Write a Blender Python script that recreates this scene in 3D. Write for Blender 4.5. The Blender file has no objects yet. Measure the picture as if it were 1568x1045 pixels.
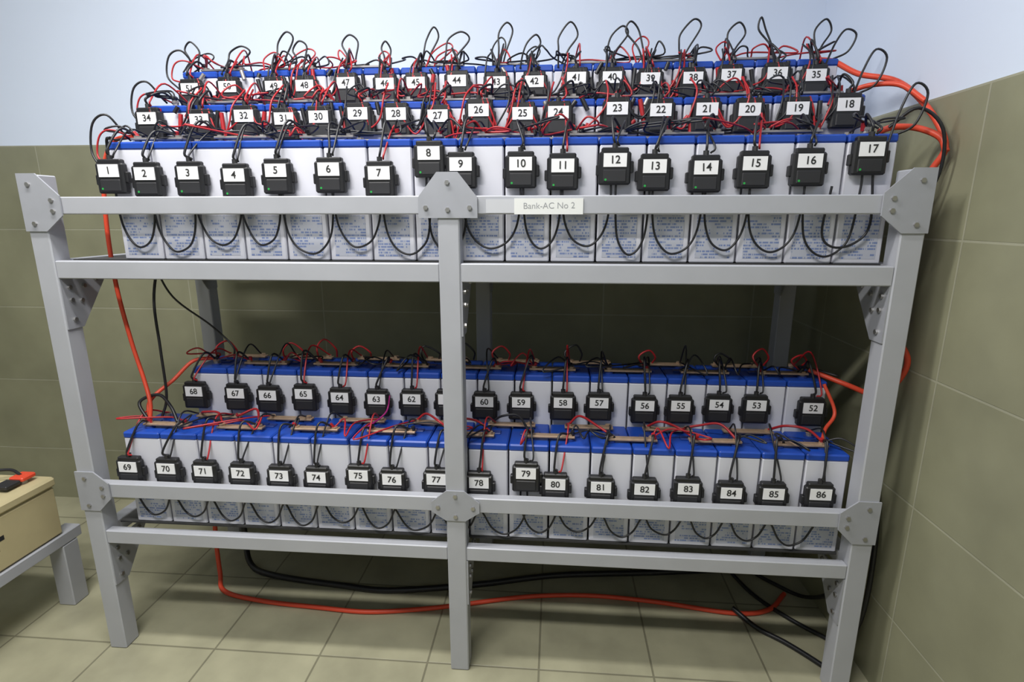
import bpy, bmesh, math, random
from mathutils import Vector
random.seed(11)
S = bpy.context.scene
try:
    S.view_settings.view_transform = 'Standard'
    S.view_settings.look = 'None'
except Exception:
    pass

# ------------------------------------------------------------------ materials
def principled(name, col, rough=0.5, metal=0.0, noise=0.0, nscale=20, bump=0.0, coat=0.0):
    m = bpy.data.materials.new(name); m.use_nodes = True
    nt = m.node_tree; b = nt.nodes['Principled BSDF']
    b.inputs['Base Color'].default_value = (*col, 1)
    b.inputs['Roughness'].default_value = rough
    b.inputs['Metallic'].default_value = metal
    if coat: b.inputs['Coat Weight'].default_value = coat
    if noise or bump:
        geo = nt.nodes.new('ShaderNodeNewGeometry')
        n = nt.nodes.new('ShaderNodeTexNoise'); n.inputs['Scale'].default_value = nscale
        n.inputs['Detail'].default_value = 4
        nt.links.new(geo.outputs['Position'], n.inputs['Vector'])
        if noise:
            r = nt.nodes.new('ShaderNodeMix'); r.data_type = 'RGBA'
            r.inputs[6].default_value = (*[c*(1-noise) for c in col], 1)
            r.inputs[7].default_value = (*[min(1, c*(1+noise)) for c in col], 1)
            nt.links.new(n.outputs['Fac'], r.inputs[0])
            nt.links.new(r.outputs[2], b.inputs['Base Color'])
        if bump:
            bp = nt.nodes.new('ShaderNodeBump'); bp.inputs['Strength'].default_value = bump
            bp.inputs['Distance'].default_value = 0.002
            nt.links.new(n.outputs['Fac'], bp.inputs['Height'])
            nt.links.new(bp.outputs['Normal'], b.inputs['Normal'])
    return m

def tile_mat(name, c1, c2, grout, a_axis, b_axis, w, h, pa, pb, rough, mortar=0.004, cloud=0.12):
    m = bpy.data.materials.new(name); m.use_nodes = True
    nt = m.node_tree; b = nt.nodes['Principled BSDF']; L = nt.links.new
    geo = nt.nodes.new('ShaderNodeNewGeometry')
    sep = nt.nodes.new('ShaderNodeSeparateXYZ'); L(geo.outputs['Position'], sep.inputs[0])
    def sub(ax, off):
        k = nt.nodes.new('ShaderNodeMath'); k.operation = 'SUBTRACT'
        L(sep.outputs[ax], k.inputs[0]); k.inputs[1].default_value = off; return k
    A = sub(a_axis, pa - 20*w); B = sub(b_axis, pb - 20*h)
    cmb = nt.nodes.new('ShaderNodeCombineXYZ'); L(A.outputs[0], cmb.inputs[0]); L(B.outputs[0], cmb.inputs[1])
    br = nt.nodes.new('ShaderNodeTexBrick'); L(cmb.outputs[0], br.inputs['Vector'])
    br.offset = 0.0; br.squash = 1.0
    br.inputs['Scale'].default_value = 1
    br.inputs['Brick Width'].default_value = w; br.inputs['Row Height'].default_value = h
    br.inputs['Mortar Size'].default_value = mortar; br.inputs['Mortar Smooth'].default_value = 0.3
    br.inputs['Color1'].default_value = (*c1, 1); br.inputs['Color2'].default_value = (*c2, 1)
    br.inputs['Mortar'].default_value = (*grout, 1)
    n = nt.nodes.new('ShaderNodeTexNoise'); n.inputs['Scale'].default_value = 5; n.inputs['Detail'].default_value = 8
    L(geo.outputs['Position'], n.inputs['Vector'])
    mr = nt.nodes.new('ShaderNodeMapRange'); L(n.outputs['Fac'], mr.inputs[0])
    mr.inputs[1].default_value = 0.3; mr.inputs[2].default_value = 0.7
    mr.inputs[3].default_value = 1-cloud; mr.inputs[4].default_value = 1+cloud
    mx = nt.nodes.new('ShaderNodeVectorMath'); mx.operation = 'MULTIPLY'
    L(br.outputs['Color'], mx.inputs[0]); L(mr.outputs[0], mx.inputs[1])
    L(mx.outputs[0], b.inputs['Base Color'])
    b.inputs['Roughness'].default_value = rough
    bp = nt.nodes.new('ShaderNodeBump'); bp.invert = True
    bp.inputs['Strength'].default_value = 0.5; bp.inputs['Distance'].default_value = 0.002
    L(br.outputs['Fac'], bp.inputs['Height']); L(bp.outputs['Normal'], b.inputs['Normal'])
    return m

OL1 = (0.265, 0.262, 0.175); OL2 = (0.252, 0.250, 0.166); OG = (0.34, 0.335, 0.25)
M = {}
M['tile_back'] = tile_mat('olive_tile_back', OL1, OL2, OG, 0, 2, .60, .345, -1.93, .258, .4, .003)
M['tile_right'] = tile_mat('olive_tile_side', OL1, OL2, OG, 1, 2, .60, .345, .0, .258, .4, .003)
M['tile_floor'] = tile_mat('floor_tile', (.37, .355, .245), (.35, .335, .23), (.20, .19, .13), 0, 1, .345, .345, -.45, .02, .3, .0035, .2)
M['paint'] = principled('pale_blue_wall_paint', (.68, .755, .90), .8, noise=.03, nscale=3)
M['ceil'] = principled('ceiling_paint', (.8, .8, .8), .9)
M['steel'] = principled('grey_painted_steel', (.41, .42, .46), .5, .1, noise=.10, nscale=8)
M['gusset'] = principled('grey_gusset_plate', (.36, .37, .41), .45, .15, noise=.08)
M['bolt'] = principled('zinc_bolt', (.45, .44, .43), .35, .9)
M['shaded_shelf'] = principled('dark_shade_plate', (.05, .05, .05), .7)  # near-black, puts the under-shelf darkness into the plate colour
M['cell'] = principled('battery_case_grey', (.64, .645, .72), .6, noise=.08, nscale=9)
M['lid'] = principled('battery_lid_blue', (.010, .060, .38), .4)
M['lid2'] = principled('battery_lid_vent', (.02, .05, .25), .4)
M['brass'] = principled('brass_busbar', (.40, .28, .19), .45, .35, noise=.35, nscale=60)
M['lead'] = principled('lead_terminal', (.34, .32, .31), .45, .6)
M['black'] = principled('black_plastic', (.010, .010, .012), .45)
M['blackd'] = principled('black_cover', (.018, .018, .021), .55)
M['white'] = principled('white_sticker', (.82, .82, .84), .6)
M['ink'] = principled('black_ink', (.02, .02, .02), .7)
M['pencil'] = principled('faint_marker', (.30, .31, .33), .7)
M['paper'] = principled('paper', (.74, .75, .74), .8)
M['green'] = principled('green_led', (.02, .35, .06), .4)
M['wblack'] = principled('black_wire', (.012, .012, .015), .4)
M['wred'] = principled('red_wire', (.38, .015, .02), .4)
M['wpink'] = principled('magenta_wire', (.45, .02, .22), .4)
M['orange'] = principled('orange_cable', (.70, .07, .03), .45)
M['beige'] = principled('beige_battery_case', (.50, .43, .25), .55, noise=.08)
M['tape'] = principled('clear_tape', (.55, .56, .60), .2)

def sticker_mat():
    m = bpy.data.materials.new('battery_printed_label'); m.use_nodes = True
    nt = m.node_tree; b = nt.nodes['Principled BSDF']; L = nt.links.new
    geo = nt.nodes.new('ShaderNodeNewGeometry')
    sep = nt.nodes.new('ShaderNodeSeparateXYZ'); L(geo.outputs['Position'], sep.inputs[0])
    def math_(op, a, bb=None):
        k = nt.nodes.new('ShaderNodeMath'); k.operation = op
        for i, v in enumerate((a, bb)):
            if v is None: continue
            if isinstance(v, (int, float)): k.inputs[i].default_value = v
            else: L(v, k.inputs[i])
        return k.outputs[0]
    zz = math_('DIVIDE', sep.outputs[2], .0075)
    fl = math_('FLOOR', zz); fr = math_('FRACT', zz)
    line = math_('LESS_THAN', fr, .6)
    cm = nt.nodes.new('ShaderNodeCombineXYZ')
    L(math_('MULTIPLY', sep.outputs[0], 260), cm.inputs[0]); L(math_('MULTIPLY', fl, 3.7), cm.inputs[1])
    n = nt.nodes.new('ShaderNodeTexNoise'); n.inputs['Scale'].default_value = 1; L(cm.outputs[0], n.inputs['Vector'])
    t = math_('GREATER_THAN', n.outputs['Fac'], .46)
    cm2 = nt.nodes.new('ShaderNodeCombineXYZ')
    L(math_('MULTIPLY', sep.outputs[0], 25), cm2.inputs[0]); L(math_('MULTIPLY', fl, 1.3), cm2.inputs[1])
    n2 = nt.nodes.new('ShaderNodeTexNoise'); n2.inputs['Scale'].default_value = 1; L(cm2.outputs[0], n2.inputs['Vector'])
    t2 = math_('GREATER_THAN', n2.outputs['Fac'], .48)
    mask = math_('MULTIPLY', math_('MULTIPLY', line, t), t2)
    r = nt.nodes.new('ShaderNodeMix'); r.data_type = 'RGBA'
    r.inputs[6].default_value = (.48, .50, .58, 1); r.inputs[7].default_value = (.18, .24, .45, 1)
    L(mask, r.inputs[0]); L(r.outputs[2], b.inputs['Base Color'])
    b.inputs['Roughness'].default_value = .55
    return m
M['sticker'] = sticker_mat()
def emis(name, col, s):
    m = bpy.data.materials.new(name); m.use_nodes = True
    b = m.node_tree.nodes['Principled BSDF']
    b.inputs['Emission Color'].default_value = (*col, 1); b.inputs['Emission Strength'].default_value = s
    return m
M['tube'] = emis('fluorescent_tube', (1, 1, 1), 6)

# ------------------------------------------------------------------ mesh builder
class MB:
    def __init__(s): s.v = []; s.f = []; s.mi = []; s.keys = []
    def k(s, key):
        if key not in s.keys: s.keys.append(key)
        return s.keys.index(key)
    def add(s, vs, fs, key):
        o = len(s.v); s.v += [tuple(p) for p in vs]; mi = s.k(key)
        for f in fs: s.f.append([i+o for i in f]); s.mi.append(mi)
    def box(s, x0, x1, y0, y1, z0, z1, key, ch=0.0):
        lo = (x0, y0, z0); hi = (x1, y1, z1)
        if ch <= 0:
            vs = [((x0, x1)[i & 1], (y0, y1)[(i >> 1) & 1], (z0, z1)[(i >> 2) & 1]) for i in range(8)]
            s.add(vs, [(0, 1, 3, 2), (4, 6, 7, 5), (0, 4, 5, 1), (2, 3, 7, 6), (0, 2, 6, 4), (1, 5, 7, 3)], key); return
        vs = []
        for c in range(8):
            for a in range(3):
                p = []
                for ax in range(3):
                    hi_ = (c >> ax) & 1
                    val = hi[ax] if hi_ else lo[ax]
                    if ax != a: val += (-ch if hi_ else ch)
                    p.append(val)
                vs.append(p)
        V = lambda c, a: c*3+a
        fs = []
        for a in range(3):
            b, c = [i for i in range(3) if i != a]
            for sg in (0, 1):
                base = sg << a
                fs.append([V(base, a), V(base | (1 << b), a), V(base | (1 << b) | (1 << c), a), V(base | (1 << c), a)])
            for sb in (0, 1):
                for sc in (0, 1):
                    c1 = (sb << b) | (sc << c); c2 = c1 | (1 << a)
                    fs.append([V(c1, b), V(c2, b), V(c2, c), V(c1, c)])
        for c in range(8): fs.append([V(c, 0), V(c, 1), V(c, 2)])
        s.add(vs, fs, key)
    def prism(s, pts, plane, d0, d1, key):
        n = len(pts); vs = []
        for d in (d0, d1):
            for (a, b) in pts:
                vs.append((a, d, b) if plane == 'xz' else ((d, a, b) if plane == 'yz' else (a, b, d)))
        fs = [list(range(n)), list(range(n, 2*n))] + [[i, (i+1) % n, n+(i+1) % n, n+i] for i in range(n)]
        s.add(vs, fs, key)
    def cyl(s, c, axis, r, h, key, n=10):
        pts = [(r*math.cos(2*math.pi*i/n), r*math.sin(2*math.pi*i/n)) for i in range(n)]
        if axis == 'z': s.prism([(c[0]+a, c[1]+b) for a, b in pts], 'xy', c[2], c[2]+h, key)
        elif axis == 'y': s.prism([(c[0]+a, c[2]+b) for a, b in pts], 'xz', c[1], c[1]+h, key)
        else: s.prism([(c[1]+a, c[2]+b) for a, b in pts], 'yz', c[0], c[0]+h, key)
    def obj(s, name, parent=None):
        me = bpy.data.meshes.new(name); me.from_pydata(s.v, [], s.f)
        for key in s.keys: me.materials.append(M[key])
        me.polygons.foreach_set('material_index', s.mi)
        bm = bmesh.new(); bm.from_mesh(me); bmesh.ops.recalc_face_normals(bm, faces=bm.faces); bm.to_mesh(me); bm.free()
        me.update()
        ob = bpy.data.objects.new(name, me); S.collection.objects.link(ob)
        if parent: ob.parent = parent
        return ob

def empty(name):
    e = bpy.data.objects.new(name, None); S.collection.objects.link(e); return e

def smooth(pts, n=6):
    P = [Vector(p) for p in pts]; P = [2*P[0]-P[1]]+P+[2*P[-1]-P[-2]]; out = []
    for i in range(1, len(P)-2):
        a, b, c, d = P[i-1:i+3]
        for k in range(n):
            t = k/n
            out.append(.5*((2*b)+(c-a)*t+(2*a-5*b+4*c-d)*t*t+(3*b-a-3*c+d)*t**3))
    out.append(P[-2]); return out

class Wires:
    def __init__(s): s.d = {}
    def add(s, key, r, pts, n=6): s.d.setdefault((key, r), []).append(smooth(pts, n))
    def build(s, prefix, parent):
        for (key, r), L in s.d.items():
            cu = bpy.data.curves.new(prefix+'_'+key, 'CURVE'); cu.dimensions = '3D'
            cu.bevel_depth = r; cu.bevel_resolution = 2; cu.use_fill_caps = True
            for pts in L:
                sp = cu.splines.new('POLY'); sp.points.add(len(pts)-1)
                for i, p in enumerate(pts): sp.points[i].co = (*p, 1)
            cu.materials.append(M[key])
            ob = bpy.data.objects.new(prefix+'_'+key, cu); S.collection.objects.link(ob); ob.parent = parent

_tc = {}
def text_geo(t, off=.015):
    if t not in _tc:
        cu = bpy.data.curves.new('t', 'FONT'); cu.body = t; cu.align_x = 'CENTER'; cu.align_y = 'CENTER'; cu.size = 1; cu.offset = off
        ob = bpy.data.objects.new('t', cu); S.collection.objects.link(ob)
        bpy.context.view_layer.update()
        me = bpy.data.meshes.new_from_object(ob)
        _tc[t] = ([tuple(v.co) for v in me.vertices], [list(p.vertices) for p in me.polygons])
        bpy.data.objects.remove(ob); bpy.data.meshes.remove(me)
    return _tc[t]
def add_text(mb, t, x, y, z, size, key='ink', rot=0, off=.015):
    vs, fs = text_geo(t, off); c, s_ = math.cos(rot), math.sin(rot)
    mb.add([(x+size*(v[0]*c-v[1]*s_), y, z+size*(v[0]*s_+v[1]*c)) for v in vs], fs, key)

# ------------------------------------------------------------------ room
XL, XR, YB, YF, ZC = -3.0, 1.217, .882, -3.2, 2.9
T = .1
b = MB(); b.box(XL-T, XR+T, YF-T, YB+T, -T, 0, 'tile_floor'); b.obj('floor')
b = MB(); b.box(XL-T, XR+T, YF-T, YB+T, ZC, ZC+T, 'ceil'); b.obj('ceiling')
b = MB(); b.box(XL, XR+.006, YB+.006, YB+T, 0, ZC, 'paint'); b.box(XL, XR, YB, YB+.006, 0, 1.64, 'tile_back'); b.obj('wall_back')
b = MB(); b.box(XR+.006, XR+T, YF, YB+T, 0, ZC, 'paint'); b.box(XR, XR+.006, YF, YB, 0, 1.64, 'tile_right'); b.obj('wall_right')
b = MB(); b.box(XL-T, XL-.006, YF, YB+T, 0, ZC, 'paint'); b.box(XL-.006, XL, YF, YB, 0, 1.64, 'tile_right'); b.obj('wall_left')
b = MB(); b.box(XL, XR, YF-T, YF-.006, 0, ZC, 'paint'); b.box(XL, XR, YF-.006, YF, 0, 1.64, 'tile_back'); b.obj('wall_front')

# ------------------------------------------------------------------ rack
rack = empty('battery_rack')
PX = (-1.105, 0.0, 1.105); HW = .0275; DB = .67
b = MB()
for x in PX:
    top = 1.455 if x else 1.45
    b.box(x-HW, x+HW, 0, .055, 0, top, 'steel', .003)
    b.box(x-HW, x+HW, DB-.03, DB+.025, 0, 1.455, 'steel', .003)
b.obj('posts', rack)
b = MB()
for (z0, z1) in ((1.354, 1.399), (1.184, 1.232), (.532, .577), (.377, .42)):
    for (xa, xb) in ((PX[0]+HW, PX[1]-HW), (PX[1]+HW, PX[2]-HW)):
        b.box(xa, xb, .002, .030, z0, z1, 'steel', .0025)
        b.box(xa, xb, DB-.028, DB, z0, z1, 'steel', .0025)
for x in PX:
    for (z0, z1) in ((1.184, 1.232), (.377, .42)):
        b.box(x-.02, x+.02, .055, DB-.03, z0, z1, 'steel', .0025)
b.obj('rails', rack)
b = MB()
# gussets on the front face
def mir(P, s, x): return [(x+s*p[0], p[1]) for p in P]
TL = [(-.03, 1.458), (.022, 1.458), (.080, 1.402), (.080, 1.350), (.03, 1.310), (-.03, 1.310)]
TC = [(-.026, 1.455), (.026, 1.455), (.074, 1.395), (.074, 1.345), (-.074, 1.345), (-.074, 1.395)]
LL = [(-.03, .615), (.028, .615), (.070, .58), (.070, .53), (.03, .49), (-.03, .49)]
LC = [(-.025, .60), (.025, .60), (.068, .565), (.068, .535), (.028, .508), (-.028, .508), (-.068, .535), (-.068, .565)]
for P, s, x in ((TL, 1, PX[0]), (TL, -1, PX[2]), (TC, 1, 0), (LL, 1, PX[0]), (LL, -1, PX[2]), (LC, 1, 0)):
    b.prism(mir(P, s, x), 'xz', -.0045, -.0002, 'gusset')
bolts = MB()
for s, x in ((1, PX[0]), (-1, PX[2])):
    for (dx, z) in ((0, 1.43), (0, 1.33), (.058, 1.39), (.058, 1.362), (0, .595), (0, .508), (.050, .567), (.050, .54)):
        bolts.cyl((x+s*dx, -.009, z), 'y', .0060, .0046, 'bolt', 6)
for dx, z in ((0, 1.43), (-.055, 1.37), (.055, 1.37), (0, 1.365), (0, .585), (0, .522), (-.05, .55), (.05, .55)):
    bolts.cyl((dx, -.009, z), 'y', .0060, .0046, 'bolt', 6)
# side gussets in the depth plane
for x, s in ((PX[0]+HW, 1), (PX[2]-HW, -1), (PX[1]+HW, 1)):
    for zt in (1.232, .42):
        d0, d1 = (x, x+s*.004)
        b.prism([(.003, zt-.045), (.15, zt-.045), (.15, zt-.065), (.055, zt-.19), (.003, zt-.19)], 'yz', min(d0, d1), max(d0, d1), 'gusset')
        b.prism([(DB+.02, zt), (DB-.12, zt), (DB-.12, zt-.06), (DB-.04, zt-.16), (DB+.02, zt-.16)], 'yz', min(d0, d1), max(d0, d1), 'gusset')
        for (y, dz) in ((.028, -.075), (.028, -.11), (.028, -.165), (.075, -.075), (.12, -.06), (.06, -.115)):
            bolts.cyl((x+s*.004 if s > 0 else x-.0095, y, zt+dz), 'x', .0065, .0055, 'bolt', 6)
b.obj('gusset_plates', rack); bolts.obj('bolts', rack)
# stepped supports for the battery rows
CD, CZ = .163, .308
b = MB()
Y0 = .062; PY = .175
def shaded_shelf(z0, nrows, step):
    b.box(-1.075, -.03, .0585, DB-.035, z0-.006, z0-.0005, 'shaded_shelf'); b.box(.03, 1.075, .0585, DB-.035, z0-.006, z0-.0005, 'shaded_shelf')  # thin plates under the cells, added to darken the space below
    b.box(-.03, .03, .0585, DB-.035, z0-.004, z0-.0005, 'shaded_shelf')
    for r in range(1, nrows):
        y = Y0+PY*r; zb = z0+step[r]
        for yy in (y+.01, y+CD-.04):
            b.box(-.93, 1.08, yy, yy+.03, zb-.035, zb-.0005, 'steel')
            for xx in (-.92, -.25, .40, 1.04):
                b.box(xx, xx+.03, yy, yy+.03, z0, zb-.035, 'steel')
UST = (0, .122, .254); LST = (0, .142)
shaded_shelf(1.233, 3, UST); shaded_shelf(.421, 2, LST)
b.obj('supports_and_shade_plates', rack)

# paper label on the rail
b = MB()
b.box(.165, .333, -.0012, .0016, 1.354, 1.392, 'paper')
b.box(.095, .165, -.0006, .0016, 1.357, 1.390, 'tape')
add_text(b, 'Bank-AC No 2', .25, -.0015, 1.374, .021, 'pencil', .01, -.004)
b.obj('paper_label', rack)

# ------------------------------------------------------------------ batteries
LT = .020   # lid thickness
def cell_row(name, parent, x0, pitch, n, yf, zb, par=0, H=CZ, barkey='brass'):
    b = MB(); g = .0032
    zt = zb+H
    for i in range(n):
        a = x0+pitch*i+g/2; c = x0+pitch*(i+1)-g/2; cx = (a+c)/2
        b.box(a+.001, c-.001, yf, yf+CD, zb, zt-LT+.001, 'cell', .003)
        b.box(a, c, yf-.0015, yf+CD+.0015, zt-LT, zt, 'lid', .004)
        b.box(cx-.03, cx+.03, yf+.068, yf+.094, zt-.001, zt+.004, 'lid2', .002)
        b.cyl((cx, yf+.081, zt+.004), 'z', .009, .004, 'lid2', 12)
        b.box(cx-.043, cx+.043, yf-.0007, yf+.001, zb+.012, zb+.118, 'sticker')
        for yy in (yf+.042, yf+.122):
            b.cyl((cx, yy, zt-.001), 'z', .014, .006, 'lid2', 12)
            b.cyl((cx, yy, zt+.004), 'z', .008, .014, 'lead', 10)
            b.cyl((cx, yy, zt+.013), 'z', .010, .007, barkey, 6)
    def bar(i, yy):
        xa = x0+pitch*(i+.5); xb = xa+pitch
        dz = random.uniform(0, .003)
        b.box(xa-.014, xb+.014, yy-.012, yy+.012, zt+.007+dz, zt+.013+dz, barkey, .001)
    for i in range(n-1):
        bar(i, yf+.042 if (i+par) % 2 == 0 else yf+.122)
    b.obj(name, parent)

def sensors(name, parent, xs, zs, yface, nums, led=True):
    b = MB()
    for x, z, num in zip(xs, zs, nums):
        y0 = yface; y1 = yface+.022
        w = .039
        b.box(x-w, x+w, y0+.001, y1, z-.058, z+.020, 'black', .004)
        b.box(x-w+.006, x+w-.006, y0+.003, y1, z+.016, z+.030, 'black', .003)
        b.box(x+w-.004, x+w+.007, y0+.006, y1, z-.030, z-.002, 'black', .002)
        b.box(x-w-.006, x-w+.004, y0+.006, y1, z-.036, z-.010, 'black', .002)
        b.box(x-.028, x+.028, y0-.0015, y0+.004, z-.052, z-.022, 'blackd', .002)
        b.cyl((x, y0+.011, z+.028), 'z', .007, .012, 'blackd', 8)
        b.box(x-.028, x+.028, y0-.0012, y0+.002, z-.016, z+.016, 'white')
        if led: b.cyl((x-.022, y0-.002, z-.046), 'y', .0028, .002, 'green', 8)
        add_text(b, str(num), x, y0-.0018, z, .026, 'ink', random.uniform(-.06, .06))
    b.obj(name, parent)

U0 = -.925; UP = .1178
upper = empty('battery_bank'); lower = empty('battery_bank')
ZU = 1.233; ZL = .421
HL0 = .296
for r in range(3):
    cell_row('battery_row_%d' % (r+1), upper, U0, UP, 17, Y0+PY*r, ZU+UST[r], r, CZ, 'lead')
LX = [(-1.022, .1166, 18), (-.90, .1165, 17)]
HL = (HL0, CZ)
for r in range(2):
    cell_row('battery_row_%d' % (r+1), lower, LX[r][0], LX[r][1], LX[r][2], Y0+PY*r, ZL+LST[r], r, HL[r])

XS1 = [-.908, -.8085, -.689, -.565, -.452, -.312, -.1815, -.052, .028, .178, .282, .409, .505, .627, .741, .8675, 1.004]
ZS1 = [1.466, 1.458, 1.459, 1.453, 1.464, 1.466, 1.456, 1.503, 1.476, 1.476, 1.471, 1.483, 1.468, 1.464, 1.473, 1.478, 1.503]
XS2 = [-.911, -.754, -.620, -.503, -.402, -.289, -.180, -.063, .051, .172, .269, .427, .542, .663, .773, .895, 1.022]
XS3 = [-.886, -.762, -.611, -.513, -.382, -.260, -.164, -.038, .0815, .196, .321, .426, .537, .660, .768, .897, 1.005]
XL1 = [-.998, -.877, -.761, -.646, -.5285, -.416, -.2895, -.191, -.061, .062, .196, .279, .4065, .527, .6455, .762, .8744, .998]
XL2 = [-.884, -.744, -.638, -.519, -.402, -.2835, -.171, -.059, .057, .171, .299, .408, .545, .651, .763, .871, 1.033]
J = lambda z, n, a=.006: [z+random.uniform(-a, a) for _ in range(n)]
ZS2 = [1.620+(.012*i/16)+random.uniform(-.007, .007) for i in range(17)]
ZS3 = [1.742+(.006*i/16)+random.uniform(-.005, .005) for i in range(17)]
ZL1 = J(.611, 18); ZL1[10] = .642
ZL2 = J(.795, 17)
YS = .034
sensors('sensor_modules_1', upper, XS1, ZS1, YS, range(1, 18))
sensors('sensor_modules_2', upper, XS2, ZS2, YS+PY, range(34, 17, -1), False)
sensors('sensor_modules_3', upper, XS3, ZS3, YS+2*PY, range(51, 34, -1), False)
sensors('sensor_modules_1', lower, XL1, ZL1, YS, range(69, 87), False)
sensors('sensor_modules_2', lower, XL2, ZL2, YS+PY, range(68, 51, -1), False)

# ------------------------------------------------------------------ small wiring
R = random.uniform
def sensor_wires(W, xs, zs, x0, pitch, yf, zt, high=.03, messy=1, red=.5, blobs=0):
    n = len(xs)
    for i, (sx, sz) in enumerate(zip(xs, zs)):
        cx = x0+pitch*(i+.5); ys = yf-.018
        tz = zt+.018
        W.add('wblack', .0032, [(sx, ys, sz+.038), (sx+R(-.006, .006), ys-.004, sz+.055), ((sx+cx)/2+R(-.02, .02), yf+.01, tz+high*R(.3, 1.1)), (cx, yf+.042, tz)])
        W.add('wred' if random.random() < red else 'wblack', .0025, [(sx+.01, ys, sz+.034), (sx+.012+R(-.01, .01), ys-.002, sz+.05), ((sx+cx)/2+R(-.02, .02), yf+.05, tz+high*R(.6, 1.6)), (cx+R(-.01, .01), yf+.122, tz)])
        for k in range(messy):
            sgn = random.choice((-1, 1)); d = R(.02, .085)
            j = random.choice((-1, 0, 1)); ex = min(max(cx+j*pitch, x0+.03), x0+pitch*n-.03)
            W.add(random.choice(('wblack', 'wblack', 'wred', 'wred', 'wblack')), .0025,
                  [(cx, yf+.042, tz), (cx+sgn*d*.5, yf+.03+R(-.03, .03), tz+high*R(.1, 1.2)), (cx+sgn*d, yf+R(-.03, .04), tz+R(-.01, .025)), ((cx+ex)/2, yf+.06, tz+R(.0, .02)), (ex, yf+.042+random.choice((0, .08)), tz)])
        W.add(random.choice(('wred', 'wblack')), .0058, [(cx+R(-.012, .012), yf+.042, tz-.006), (cx+R(-.012, .012), yf+.038, tz+.012)], 2)
        for k in range(blobs):
            bx = cx+R(-.045, .045)
            W.add(random.choice(('wblack', 'wblack', 'lead', 'wred')), .0062, [(bx, yf-.010, zt-R(.0, .012)), (bx+R(-.02, .02), yf-.013, zt-R(.022, .04))], 2)

W = Wires()
sensor_wires(W, XS1, ZS1, U0, UP, Y0, ZU+CZ, .03, 2, .35)
sensor_wires(W, XS2, ZS2, U0, UP, Y0+PY, ZU+UST[1]+CZ, .035, 2, .6, 2)
sensor_wires(W, XS3, ZS3, U0, UP, Y0+2*PY, ZU+UST[2]+CZ, .035, 2, .5, 1)
for (xs, zs, yf) in ((XS2, ZS2, Y0+PY), (XS3, ZS3, Y0+2*PY)):
    for i in range(16):
        for key in ('wred', 'wblack', random.choice(('wred', 'wblack'))):
            if random.random() < .65:
                a = xs[i]+R(.0, .03); c = xs[i+1]-R(.0, .04); z = zs[i]
                W.add(key, .0026, [(a, yf-.022, z+.03), (a+.012, yf-.026, z-R(.0, .02)), ((a+c)/2+R(-.01, .01), yf-.024, z-R(.02, .065)), (c-.01, yf-.026, z-R(-.01, .02)), (c, yf-.016, z+R(.03, .06)), (c+R(-.01, .02), yf+.03, z+.09)])
        a = (xs[i]+xs[i+1])/2+R(-.02, .02)
        for q in range(2):
            a += R(-.015, .015)
            W.add(random.choice(('wblack', 'wblack', 'wred')), .0062, [(a, yf-.016, zs[i]+R(-.04, .03)), (a+R(-.018, .018), yf-.018, zs[i]-R(.03, .06))], 2)
    for q in range(3):
        W.add('wblack', .0028, [(xs[0]+.11*k+R(-.02, .02), yf-.010+R(-.004, .004), zs[0]-.045+R(-.012, .012)) for k in range(18)])
# tall loops rising from the rear row
TOPZ = [.10, .085, .11, .085, .11, .095, .11, .095, .115, .10, .12, .10, .12, .11, .128, .125, .118]
for i in range(17):
    cx = U0+UP*(i+.5)-.02+R(-.03, .03); yb = Y0+2*PY+.045; z0 = ZU+UST[2]+CZ+.01; h = TOPZ[i]*R(.78, 1.06); ln = R(-.045, .05); w = R(.010, .026)
    W.add('wblack', .0028, [(cx, yb-.05, z0-.02), (cx-w*.3+ln*.2, yb-.01, z0+h*.35), (cx-w+ln*.7, yb, z0+h*R(.65, .8)), (cx+ln, yb, z0+h), (cx+w+ln, yb+.005, z0+h*R(.7, .85)), (cx+w*.7+ln*.4, yb, z0+h*.35), (cx+.010, yb, z0)])
    if random.random() < .65:
        cx += R(-.04, .05); h *= R(.5, .85); ln = R(-.06, .06); w = R(.010, .026)
        W.add(random.choice(('wred', 'wred', 'wblack')), .0024, [(cx, yb-.04, z0-.01), (cx-w+ln*.5, yb, z0+h*.6), (cx+ln, yb+.01, z0+h), (cx+w+ln, yb+.005, z0+h*.7), (cx+.01, yb, z0)])
for (x, y, z, h) in ((-.955, Y0+PY, 1.60, .13), (-.95, Y0, 1.46, .15), (-.955, Y0+2*PY, 1.74, .12)):
    W.add('wblack', .0028, [(x+.03, y-.02, z), (x-.015, y-.005, z+h*.35), (x-.005, y, z+h*.85), (x+.03, y+.01, z+h), (x+.055, y+.03, z+h*.7), (x+.06, y+.045, z+h*.6)])
    W.add('wred', .0024, [(x+.04, y-.02, z+.02), (x+.0, y-.005, z+h*.3), (x+.01, y, z+h*.65), (x+.04, y+.01, z+h*.75), (x+.08, y+.04, z+h*.6)])
for (x, y, z, h) in ((1.06, Y0+2*PY, 1.80, .07), (1.07, Y0, 1.54, .11), (1.06, Y0+PY, 1.67, .10)):
    W.add('wblack', .0028, [(x-.03, y-.02, z-.03), (x, y, z+h*.5), (x+.025, y, z+h), (x+.055, y, z+h*.8), (x+.04, y+.005, z+h*.2), (x+.01, y+.03, z)])
W.add('wblack', .004, [(1.07, .10, 1.56), (1.12, .08, 1.60), (1.17, .06, 1.55), (1.185, .07, 1.45), (1.16, .10, 1.36)])
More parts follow.
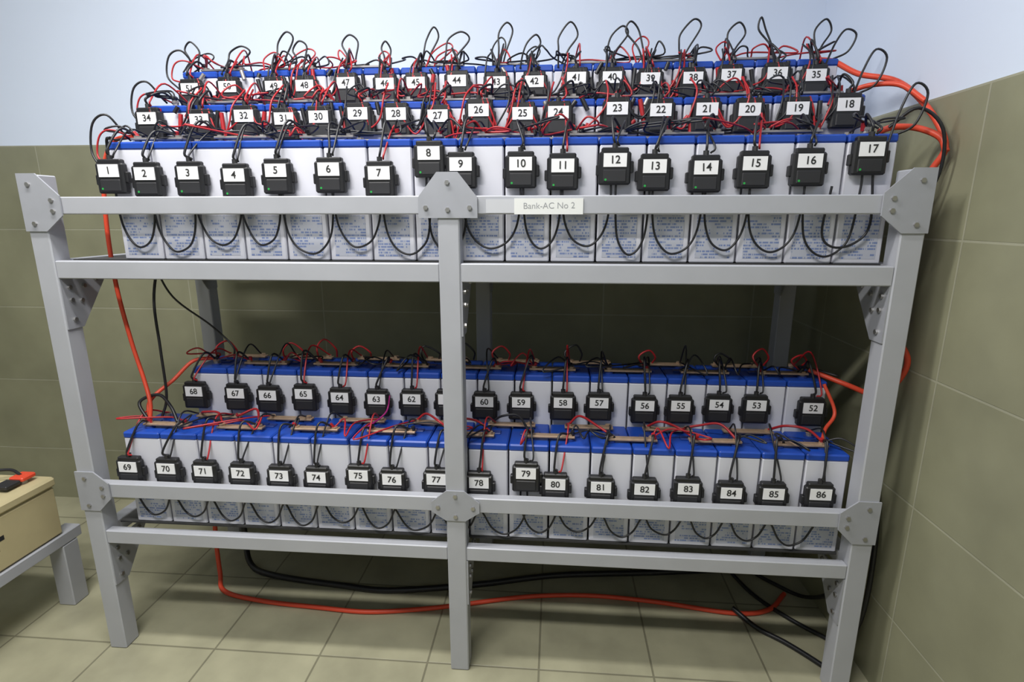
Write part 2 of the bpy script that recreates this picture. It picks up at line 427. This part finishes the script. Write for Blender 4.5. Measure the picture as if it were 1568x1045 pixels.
def uloops(W, xs, zs, low, y):
    for i in range(len(xs)-1):
        a, c = xs[i]+R(-.004, .008), xs[i+1]-R(-.004, .008)
        if c-a < .08: a -= .015; c += .015
        l = low+R(-.012, .014); d = c-a
        za, zc = zs[i]-.056, zs[i+1]-.056
        W.add('wblack', .0028, [(a, y, za), (a, y, za-.035), (a+d*.07, y, l+.055), (a+d*.24, y, l+.016), (a+d*R(.45, .55), y-.002, l), (a+d*.76, y, l+.016), (a+d*.93, y, l+.055), (c, y, zc-.035), (c, y, zc)])
uloops(W, XS1, ZS1, 1.262, .047)
W.add('wblack', .0030, [(1.02, .047, 1.45), (1.03, .047, 1.33), (1.0, .047, 1.285), (.95, .046, 1.275), (.92, .047, 1.31), (.93, .047, 1.42)])
W.build('wires', upper)

W = Wires()
ZT = ZL+HL0
sensor_wires(W, XL1, ZL1, LX[0][0], LX[0][1], Y0, ZT, .025, 1, .35)
sensor_wires(W, XL2, ZL2, LX[1][0], LX[1][1], Y0+PY, ZL+LST[1]+CZ, .045, 1, .6)
uloops(W, XL1, ZL1, .450, .047)
for i in range(17):
    if random.random() < .5:
        cx = LX[0][0]+LX[0][1]*(i+.5); z = ZT+.02
        W.add(random.choice(('wblack', 'wred', 'wred')), .0036, [(cx, Y0+.12, z), (cx+.03, Y0+.10+R(-.02, .02), z+R(.01, .03)), (cx+.08, Y0+.07+R(-.03, .03), z+R(.01, .03)), (cx+.1166, Y0+.042, z)])
W.add('wpink', .0026, [(XL2[5]+.04, Y0+PY-.02, .80), (XL2[5]+.035, Y0+PY-.03, .76), (XL2[5]+.03, Y0+.10, .75), (XL2[5], Y0+.042, .735)])
for i in range(17):
    if i % 2 == 0 or random.random() < .4:
        cx = LX[1][0]+LX[1][1]*(i+.5); z = ZL+LST[1]+CZ+.015; h = R(.04, .07); y = Y0+PY+.09
        W.add(random.choice(('wred', 'wred', 'wblack')), .0030, [(cx, y-.04, z), (cx-.02, y-.01, z+h*.6), (cx+R(-.01, .02), y, z+h), (cx+.035, y+.01, z+h*.5), (cx+.03, y+.03, z)])
W.build('wires', lower)

# ------------------------------------------------------------------ power cables
oc = empty('orange_power_cable'); W = Wires()
W.add('orange', .0075, [(1.03, .46, 1.804), (1.07, .43, 1.79), (1.11, .36, 1.74), (1.165, .27, 1.70), (1.19, .17, 1.62), (1.200, .09, 1.52), (1.185, .10, 1.46), (1.160, .12, 1.38), (1.158, .12, 1.12), (1.175, .11, 1.04), (1.198, .09, .98), (1.19, .10, .92), (1.158, .12, .87), (1.12, .22, .87), (1.04, .28, .895)], 8)
W.add('orange', .0075, [(1.06, .12, 1.553), (1.10, .13, 1.565), (1.15, .12, 1.56), (1.185, .09, 1.535), (1.192, .07, 1.50)], 8)
W.add('orange', .0065, [(1.06, .29, 1.682), (1.10, .26, 1.69), (1.15, .22, 1.68), (1.18, .16, 1.63)], 8)
W.add('orange', .0060, [(-.875, .10, 1.56), (-.95, .12, 1.55), (-1.0, .13, 1.48), (-1.02, .13, 1.33), (-1.03, .14, 1.15), (-1.02, .15, .98), (-.99, .14, .86), (-.965, .12, .79), (-.963, .105, .735)], 8)
W.add('orange', .0060, [(-.963, .107, .735), (-.98, .14, .79), (-.94, .2, .84), (-.90, .25, .89), (-.845, .28, .893)], 8)
W.add('orange', .0050, [(1.05, .20, .875), (1.075, .17, .80), (1.04, .14, .76), (1.018, .105, .735)], 8)
W.build('cable', oc)
fc = empty('orange_floor_cable'); W = Wires()
W.add('orange', .008, [(-.99, .40, .36), (-.985, .36, .20), (-.96, .32, .05), (-.914, .269, .012), (-.75, .235, .0085), (-.55, .22, .0085), (-.368, .211, .0085), (-.2, .235, .0085), (-.056, .268, .0085), (.18, .33, .0085), (.407, .355, .0085), (.65, .34, .0085), (.899, .305, .0085), (1.03, .33, .0085), (1.12, .42, .0085)], 8)
W.build('cable', fc)
bc = empty('black_floor_cable'); W = Wires()
W.add('wblack', .011, [(-.97, .50, .34), (-.95, .48, .12), (-.90, .42, .02), (-.78, .371, .0115), (-.5, .335, .0115), (-.309, .323, .0115), (0, .38, .0115), (.289, .455, .0115), (.65, .50, .0115), (1.0, .55, .0115)], 8)
W.add('wblack', .008, [(.90, .306, .028), (.96, .24, .0095), (1.03, .18, .0085), (1.10, .10, .0085), (1.17, .0, .0085)], 8)
W.add('wblack', .007, [(.93, .56, .04), (1.0, .42, .0085), (1.08, .30, .0085), (1.16, .22, .0085), (1.195, .16, .03), (1.20, .10, .20), (1.20, .10, .45), (1.20, .14, .60)], 8)
W.add('wblack', .007, [(1.0, .60, .0085), (1.10, .48, .0085), (1.18, .38, .03), (1.195, .24, .18), (1.195, .18, .42), (1.195, .24, .70)], 8)
W.build('cable', bc)
hc = empty('hanging_signal_cable'); W = Wires()
W.add('wblack', .004, [(-.93, .20, 1.23), (-.95, .18, 1.1), (-.945, .17, .95), (-.94, .16, .80), (-.95, .14, .735)], 8)
W.add('wblack', .003, [(-.97, .22, 1.22), (-.94, .25, 1.10), (-.86, .30, 1.0), (-.80, .31, .93), (-.79, .30, .895)], 8)
W.add('wblack', .004, [(-.93, .085, 1.555), (-.955, .10, 1.54), (-.965, .12, 1.40), (-.96, .14, 1.28), (-.95, .16, 1.235)], 8)
W.add('wblack', .005, [(-.96, .10, .735), (-1.0, .12, .79), (-.95, .14, .81), (-.90, .12, .78), (-.87, .10, .74)], 8)
W.build('cable', hc)

# ------------------------------------------------------------------ stand and battery at left
st = empty('low_metal_stand'); b = MB()
for x in (-1.44, -1.95):
    for y in (.20, -.60):
        b.box(x-.03, x+.03, y-.03, y+.03, 0, .235, 'steel', .003)
    b.box(x-.03, x+.03, -.63, .25, .236, .277, 'steel', .003)
for y in (.20, -.60, -.20):
    b.box(-1.92, -1.47, y-.02, y+.02, .24, .275, 'steel', .003)
b.obj('stand_frame', st)
bb = empty('beige_battery'); b = MB()
b.box(-1.80, -1.415, -.34, .19, .278, .455, 'beige', .008)
b.box(-1.805, -1.410, -.345, .195, .455, .49, 'beige', .008)
for yy in (-.22, -.09, .04):
    b.cyl((-1.61, yy, .489), 'z', .02, .006, 'beige', 16)
b.cyl((-1.47, .14, .489), 'z', .012, .022, 'lead', 12); b.cyl((-1.73, .14, .489), 'z', .012, .022, 'lead', 12)
b.box(-1.50, -1.45, .12, .17, .502, .517, 'orange', .004); b.box(-1.505, -1.455, .07, .12, .498, .512, 'blackd', .003)
b.box(-1.4152, -1.4145, -.035, -.02, .345, .39, 'blackd'); b.box(-1.4152, -1.4145, -.02, .0, .375, .39, 'blackd'); b.box(-1.4152, -1.4145, -.20, -.06, .34, .40, 'blackd')
b.obj('battery_case', bb)
W = Wires(); W.add('wblack', .005, [(-1.48, .145, .515), (-1.53, .15, .53), (-1.62, .10, .53), (-1.78, .02, .52), (-1.9, -.03, .42)], 8)
W.build('lead', bb)

# ------------------------------------------------------------------ lights
def lamp(x, y, power):
    e = empty('fluorescent_ceiling_lamp'); b = MB()
    lx, ly = .6, .06
    b.box(x-lx, x+lx, y-ly, y+ly, ZC-.04, ZC-.001, 'white', .004)
    b.cyl((x-lx+.02, y, ZC-.06), 'x', .014, 2*lx-.04, 'tube', 12)
    b.obj('lamp_body', e)
    l = bpy.data.lights.new('lamp_light', 'AREA'); l.shape = 'RECTANGLE'; l.size = 2*lx; l.size_y = .14; l.energy = power; l.color = (1, .985, .95)
    o = bpy.data.objects.new('lamp_light', l); S.collection.objects.link(o); o.location = (x, y, ZC-.09); o.parent = e
lamp(-.7, -.40, 42)
lamp(-.4, -1.40, 52)
w = bpy.data.worlds.new('World'); S.world = w; w.use_nodes = True
w.node_tree.nodes['Background'].inputs[0].default_value = (.8, .85, 1, 1); w.node_tree.nodes['Background'].inputs[1].default_value = .3

# ------------------------------------------------------------------ camera
cam = bpy.data.cameras.new('camera'); co = bpy.data.objects.new('camera', cam); S.collection.objects.link(co)
co.location = (.267, -1.368, 1.35); co.rotation_euler = (math.radians(77), 0, math.radians(4.5))
cam.sensor_width = 36; cam.lens = 19.06; cam.clip_start = .02
S.camera = co
